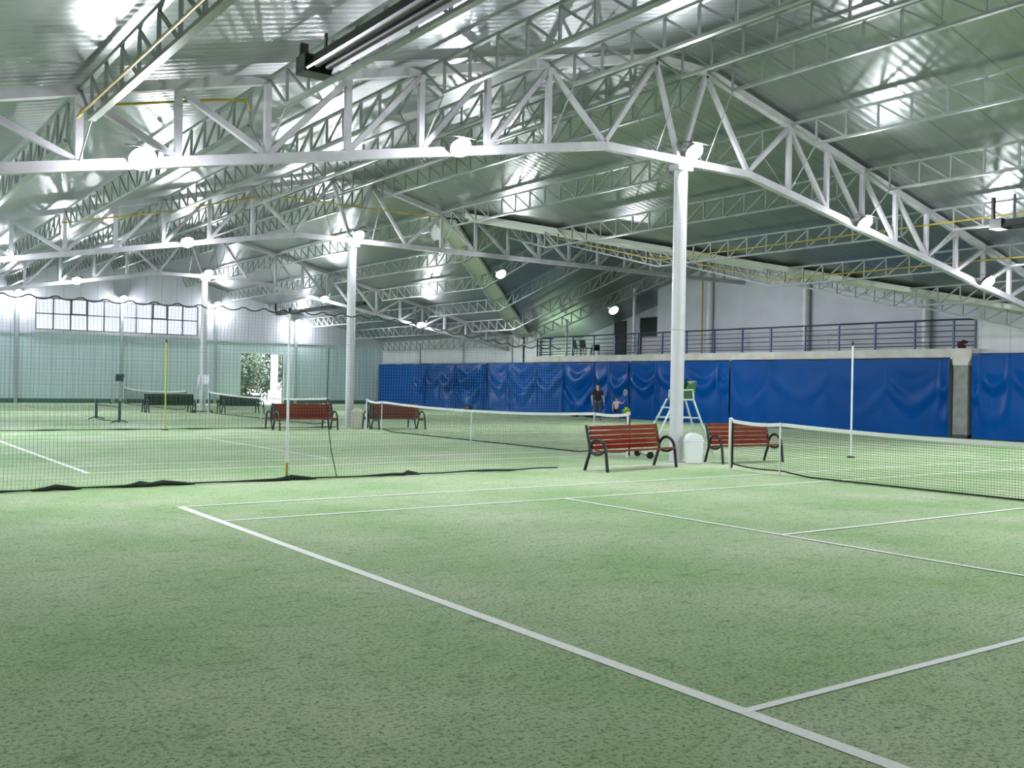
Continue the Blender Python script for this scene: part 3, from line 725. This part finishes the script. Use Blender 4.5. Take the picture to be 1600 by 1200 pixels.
# ------------------------------------------------------------------ blue curtains
def curtain(y0, y1, hooks, label, amp=.07, seed=1, ztop_=2.98, zbot_=.03, x=31.0, phase=.0):
    """vinyl sheet hung from a few points: swags hang between them, with pleats under each point"""
    rnd = random.Random(seed); t = thing('curtain', label, 'curtain', (x, 0, 0), 0, 'blue vinyl curtains')
    ny, nz = max(24, int((y1-y0)/.055)), 56
    hk = [(y0+(y1-y0)*h, a) for h, a in hooks]
    swag = [(rnd.uniform(0, 6.3), rnd.uniform(.75, 1.35), rnd.uniform(.28, .52)) for _ in hk]; rs2 = [rnd.random() for _ in hk]
    vs = []
    for j in range(nz+1):
        v = j/nz
        for i in range(ny+1):
            y = y0+(y1-y0)*i/ny; d = 0; z = ztop_+(zbot_-ztop_)*v; depth = (ztop_-z)
            for n_, ((ha, aa), (hb, ab)) in enumerate(zip(hk, hk[1:])):
                if ha <= y <= hb:
                    u = (y-ha)/(hb-ha); am = min(aa, ab)+.35*abs(aa-ab); w = hb-ha; ph = swag[n_]
                    u2 = u**ph[1]                                   # lopsided swag
                    sag = 1-abs(2*u2-1)**1.7
                    q = depth-(.62*w**.75*sag)*(.45+.55*v)          # distance below the hanging line
                    env = math.exp(-((v-ph[2])/.26)**2)*sag**.45
                    r1 = math.sin(q*5.2+ph[0]); r2 = math.sin(q*9.5+ph[0]*1.7)
                    d += 1.7*am*(.62*(math.copysign(abs(r1)**.75, r1))+.22*r2)*env
                    d += am*.45*sag*math.sin(math.pi*min(1, v*1.1))
            for n_, (h, a) in enumerate(hk):
                lean = (rs2[n_]-.5)*.9*v*v; k = y-h-lean; spread = .045+.26*v
                d += a*.9*math.cos(k/spread*2.0)*math.exp(-(k/(spread*1.3))**2)*(.3+.7*math.sin(math.pi*min(1, v*.9+.08)))
            d += .012*math.sin(y*2.1+seed)+.008*math.sin(y*5+v*4)
            vs.append((-d*1.0, y, z-(.03*math.sin((y-y0)*2.3) if j == 0 else 0)))
    fs = [(j*(ny+1)+i, j*(ny+1)+i+1, (j+1)*(ny+1)+i+1, (j+1)*(ny+1)+i) for j in range(nz) for i in range(ny)]
    MB().add(vs, fs, True).build('vinyl_sheet', PVC, t)
    MB().tube([(0, y0, ztop_+.02), (0, y1, ztop_+.02)], .022, 8).build('top_rail', RAILD, t)
    return t
curtain(48.55, 63.2, [(0, .20), (.03, .30), (.26, .30), (.40, .10), (.52, .24), (.64, .05), (1, .01)], 'blue vinyl curtain farthest along the right wall, next to the back wall', seed=2)
curtain(35.3, 48.45, [(0, .12), (.12, .05), (.22, .16), (.42, .15), (.62, .15), (.84, .15), (1, .10)], 'blue draped vinyl curtain behind the two people', seed=5)
curtain(28.4, 35.2, [(0, .02), (.10, .12), (.45, .03), (.72, .13), (1, .09)], 'blue vinyl curtain with swags behind the nearest column and umpire chair', seed=9)
curtain(17.42, 28.3, [(0, .10), (.035, .07), (.25, .02), (.5, .012), (.8, .015), (1, .02)], 'broad smooth blue curtain under the gallery, behind the right red bench', seed=11)
curtain(-3, 16.55, [(0, .01), (.3, .015), (.7, .03), (.93, .06), (.985, .08), (1, .04)], 'blue curtain at the right edge, beyond the concrete pier', seed=14, ztop_=3.12)

# ------------------------------------------------------------------ gallery rail and things on it
gr = thing('gallery_railing', 'blue steel railing along the gallery edge above the curtains', 'railing', (31.2, 0, 0), 0)
PY = [17.42, 19.03, 20.8, 22.54, 24.28, 26.14, 27.82, 29.57, 31.39, 33.09, 34.9, 36.7, 38.46, 40.3, 42.38, 43.62]
ZR = 4.46
for y in PY: MB().bar((0, y, 3.36), (0, y, ZR-.02), .07, .07).build('rail_post', RAILB, gr)
MB().bar((.35, 16.75, 3.36), (.35, 16.75, ZR), .06, .06).build('rail_post', RAILD, gr)
for k, z in enumerate((ZR, 4.24, 4.03, 3.82, 3.62, 3.48)):
    r = .036 if k == 0 else .017
    MB().tube([(.35, 16.75, z), (0, 17.38, z), (0, 30, z), (0, 43.62, z), (1.2, 43.66, z)], r, 8).build('top_rail' if k == 0 else 'rail_bar', RAILD, gr)
for y, nm in ((41.4, 'left'), (35.7, 'right')):
    tag(MB().tube([(31.62, y, 3.36), (31.62, y, zw(y)-.02)], .07, 12).build('gallery_post', COLM), '%s slim white post standing on the gallery behind the blue railing' % nm, 'post')
def chair(loc, rz, label):
    t = thing('plastic_chair', label, 'chair', loc, rz, 'dark chairs on the gallery')
    MB().box(-.24, .24, -.23, .23, .42, .46).build('seat', BLACK, t)
    MB().poly([(-.24, .2, .46), (.24, .2, .46), (.22, .29, .92), (-.22, .29, .92)], (0, .035, 0)).build('backrest', BLACK, t)
    for sx in (-1, 1):
        for sy in (-1, 1): MB().tube([(sx*.25, sy*.24, 0), (sx*.21, sy*.2, .43)], .022, 6).build('leg', BLACK, t)
        MB().box(sx*.25-.03, sx*.25+.03, -.2, .24, .62, .65).build('armrest', BLACK, t)
    return t
c1 = chair((32.2, 40.95, 3.36), R(70), 'dark chair left on the gallery, beside the slim white post')
c2 = dup(c1, (32.0, 40.1, 3.36), R(95), 'dark chair right of the other one on the gallery')
c3 = dup(c1, (32.0, 39.3, 3.36), R(150), 'lowest dark chair on the gallery, at the right of its row'); c3.scale = (.95, .95, .7)
b = MB()
for i in range(14): b.ball((random.uniform(-.12, .12), random.uniform(-.14, .14), random.uniform(.06, .3)), random.uniform(.05, .09), 8, 6)
o = b.build('cloth_bundle', RED); o.location = (31.62, 17.35, 3.36); tag(o, 'small dark red bundle at the right end of the gallery', 'bundle')

# ------------------------------------------------------------------ people
def body(name, joints, bones, m, parent, root=0):
    me = bpy.data.meshes.new(name); me.from_pydata([j[0] for j in joints], bones, []); o = link(name, me, parent)
    o.modifiers.new('skin', 'SKIN'); me.materials.append(m)
    for i, j in enumerate(joints):
        sv = me.skin_vertices[0].data[i]; sv.radius = j[1] if isinstance(j[1], tuple) else (j[1], j[1])
        sv.use_root = (i == root)
    s = o.modifiers.new('sub', 'SUBSURF'); s.levels = 2; s.render_levels = 2
    for p in me.polygons: p.use_smooth = True
    return o
def person(loc, rz, h, label, shirt, trousers, short_leg, raise_arm, hair_long):
    k = h/1.78
    t = thing('person', label, 'person', loc, rz); t.scale = (k, k, k)
    hw = (.62, -.02, 1.52) if raise_arm else (.30, -.10, .86)
    el = (.42, -.02, 1.30) if raise_arm else (.29, .03, 1.12)
    # whole body, facing local -y
    J = [((0, .0, .98), (.12, .085)), ((0, 0, 1.15), (.105, .075)), ((0, .01, 1.33), (.14, .09)), ((0, .02, 1.45), (.10, .08)), ((0, .01, 1.54), .058),
         ((0, -.005, 1.62), (.072, .085)), ((0, -.005, 1.72), (.078, .095)),
         ((.19, .01, 1.42), .062), (el, .044), (hw, .032), ((-.19, .01, 1.42), .062), ((-.28, .03, 1.12), .044), ((-.27, -.10, .86), .032),
         ((.09, 0, .90), .095), ((.11, -.01, .50), .062), ((.11, .02, .10), .042), ((.12, -.14, .04), .036),
         ((-.09, 0, .90), .095), ((-.12, .01, .50), .062), ((-.13, .04, .10), .042), ((-.15, -.12, .04), .036)]
    Bn = [(0, 1), (1, 2), (2, 3), (3, 4), (4, 5), (5, 6), (2, 7), (7, 8), (8, 9), (2, 10), (10, 11), (11, 12), (0, 13), (13, 14), (14, 15), (15, 16), (0, 17), (17, 18), (18, 19), (19, 20)]
    body('body', J, Bn, SKIN, t)
    # fingers and thumb on each wrist
    for sgn, w in ((1, Vector(hw)), (-1, Vector((-.27, -.10, .86)))):
        d = Vector((.3, -.25, .9)).normalized() if (raise_arm and sgn > 0) else Vector((0, -.25, -1)).normalized()
        side = Vector((0, 1, -.2)).normalized(); b = MB()
        b.tube([w, w+d*.09], [.03, .038], 8, True, .6)
        for q in range(4):
            off = side*(-.027+.018*q); b.tube([w+d*.08+off, w+d*(.125)+off, w+d*(.16-.012*abs(q-1))+off+Vector((0, -.012, 0))], [.0105, .009, .007], 6)
        b.tube([w+d*.03-side*.03, w+d*.065-side*.06, w+d*.10-side*.065], [.012, .010, .008], 6)
        b.build('hand', SKIN, t)
    g = .012
    JS = [((0, .0, .84), (.18, .145)), ((0, 0, 1.12), (.175, .145)), ((0, .01, 1.33), (.19, .14)), ((0, .02, 1.44), (.115, .095)),
          ((.19, .01, 1.42), .08), (tuple(Vector((.19, .01, 1.42)).lerp(Vector(el), .75)), .065), ((-.19, .01, 1.42), .08), ((-.265, .025, 1.2), .065)]
    body('shirt', JS, [(0, 1), (1, 2), (2, 3), (2, 4), (4, 5), (2, 6), (6, 7)], shirt, t)
    e = .52 if short_leg else .08
    JT = [((0, .0, 1.0), (.165, .12)), ((.09, 0, .88), .112), ((.105, -.005, .52), .083), ((-.09, 0, .88), .112), ((-.115, .008, .52), .083)]
    BT = [(0, 1), (1, 2), (0, 3), (3, 4)]
    if not short_leg:
        JT += [((.11, .02, .09), .062), ((-.13, .04, .09), .062)]; BT += [(2, 5), (4, 6)]
    body('trousers', JT, BT, trousers, t)
    b = MB(); b.ball((0, .012, 1.735), .098, 16, 10, (.86, 1.0, .95))
    if hair_long: b.ball((0, .07, 1.62), .08, 12, 8, (.9, .7, 1.3))
    b.build('hair', HAIR, t)
    b = MB()
    for s in (-1, 1): b.ball((s*.033, -.086, 1.655), .012, 8, 6)
    b.build('eyes', BLACK, t)
    MB().ball((0, -.10, 1.625), .017, 8, 6, (.8, 1, 1.3)).ball((.083, 0, 1.64), .026, 8, 6, (.4, .8, 1.2)).ball((-.083, 0, 1.64), .026, 8, 6, (.4, .8, 1.2)).build('nose_and_ears', SKIN, t)
    MB().ball((0, -.088, 1.585), .022, 8, 6, (1, .4, .3)).build('mouth', mat('lips', (.35, .12, .1), .5), t)
    for s in (-1, 1): MB().ball((s*.135, -.06, .045), .05, 10, 6, (.9, 2.4, .9)).build('shoe', BLACK, t)
    return t
person((27.6, 33.8, 0), R(-30), 1.82, 'person in black shirt and dark trousers standing before the blue curtain', BLK, GREYT, False, False, False)
pc = person((28.3, 33.2, 0), R(-40), 1.16, 'small person in pale pink shirt and dark shorts beside the person in black', PINK, NAVY, True, True, True)
# racket held by the child
rk = thing('tennis_racket', 'thin tennis racket held up by the small person in pink', 'racket', (0, 0, 0))
kc = 1.16/1.78; wrist = (Matrix.Translation((28.3, 33.2, 0)) @ Matrix.Rotation(R(-40), 4, 'Z') @ Matrix.Scale(kc, 4)) @ Vector((.65, -.04, 1.58))
rk.location = wrist
MB().tube([(0, 0, -.02), (0, 0, .22)], .014, 8).build('handle', BLACK, rk)
MB().tube([(.11*math.sin(a)*1.0, 0, .22+.15-.15*math.cos(a)) for a in [2*math.pi*i/24 for i in range(25)]], .009, 6, False).build('frame', WHITE, rk)
b = MB()
for i in range(-4, 5):
    q = i*.022; w = .15*math.sqrt(max(0, 1-(q/.11)**2)); b.bar((q, 0, .37-w), (q, 0, .37+w), .002, .002)
    q2 = i*.03; w2 = .11*math.sqrt(max(0, 1-(q2/.15)**2)); b.bar((-w2, 0, .37+q2), (w2, 0, .37+q2), .002, .002)
b.build('strings', TAPE, rk)
# ball basket
bk = thing('ball_basket', 'bright yellow-green heap of tennis balls in a wire basket beside the small person', 'basket', (28.55, 32.75, 0))
b = MB()
for z, w in ((.33, .17), (.42, .18), (.52, .2)): b.tube([(-w, -w, z), (w, -w, z), (w, w, z), (-w, w, z), (-w, -w, z)], .006, 6)
for sx in (-1, 0, 1):
    for sy in (-1, 0, 1):
        if sx or sy: b.tube([(sx*.17, sy*.17, .33), (sx*.2, sy*.2, .52)], .005, 6)
b.build('wire_basket', BLACK, bk)
for sx in (-1, 1):
    for sy in (-1, 1): MB().tube([(sx*.2, sy*.2, 0), (sx*.17, sy*.17, .35)], .008, 6).build('leg', BLACK, bk)
b = MB(); rnd = random.Random(3)
for z, w in ((.37, .14), (.43, .15), (.49, .16), (.55, .16), (.60, .11), (.65, .05)):
    for i in range(16):
        b.ball((rnd.uniform(-w, w), rnd.uniform(-w, w), z), .033, 8, 6)
o = b.build('tennis_balls', YG); o.location = (28.55, 32.75, 0); o['kind'] = 'stuff'; tag(o, 'heap of yellow-green tennis balls filling the wire basket', 'balls')
# dark bags along the curtain foot
def bag(loc, rz, label):
    t = thing('sports_bag', label, 'bag', loc, rz, 'dark bags along the curtain')
    o = MB().tube([(-.36, 0, .14), (-.3, 0, .15), (.3, 0, .15), (.36, 0, .14)], [.09, .14, .14, .09], 14).build('bag_body', BLACK, t)
    MB().tube(smooth([(-.14, -.05, .27), (-.1, -.06, .36), (.1, -.06, .36), (.14, -.05, .27)]), .012, 6).build('bag_strap', BLACK, t)
    return t
g1 = bag((30.3, 49.6, 0), R(80), 'dark sports bag at the foot of the farthest curtain')
dup(g1, (29.9, 38.4, 0), R(80), 'left dark sports bag lying behind the second net')
dup(g1, (29.8, 37.0, 0), R(95), 'right dark sports bag lying behind the second net')

# ------------------------------------------------------------------ outside the door
gd = struct(MB().add([(-30, YB+.2, -.02), (70, YB+.2, -.02), (70, 110, -.02), (-30, 110, -.02)], [(0, 1, 2, 3)]).build('ground', GRAV))
def bush(x, y, r, h, n, seed, label):
    rnd = random.Random(seed); t = thing('bush', label, 'bush', (x, y, 0), 0, 'bushes outside the doorway'); b = MB()
    for i in range(n):
        a, c = rnd.uniform(0, 2*math.pi), rnd.uniform(-1, 1); q = rnd.uniform(.55, 1)
        p = Vector((r*q*math.sqrt(1-c*c)*math.cos(a), r*q*math.sqrt(1-c*c)*math.sin(a), h*.55+h*.48*q*c))
        d = Vector((rnd.uniform(-1, 1), rnd.uniform(-1, 1), rnd.uniform(-.6, .6))).normalized(); e = d.orthogonal().normalized()
        L, w = rnd.uniform(.16, .30), rnd.uniform(.06, .11)
        b.add([p, p+d*L*.5+e*w, p+d*L, p+d*L*.5-e*w], [(0, 1, 2, 3)])
    b.build('foliage', FOLI, t)
    MB().tube([(0, 0, 0), (.05, 0, h*.3), (-.03, .05, h*.6)], [.07, .05, .03], 8).build('trunk', CONCG, t)
bush(22.3, 68.3, 1.7, 4.2, 5000, 1, 'green bush seen through the left of the far doorway')
bush(25.6, 71.6, 2.0, 5.2, 6000, 2, 'paler green bush at the right of the far doorway')
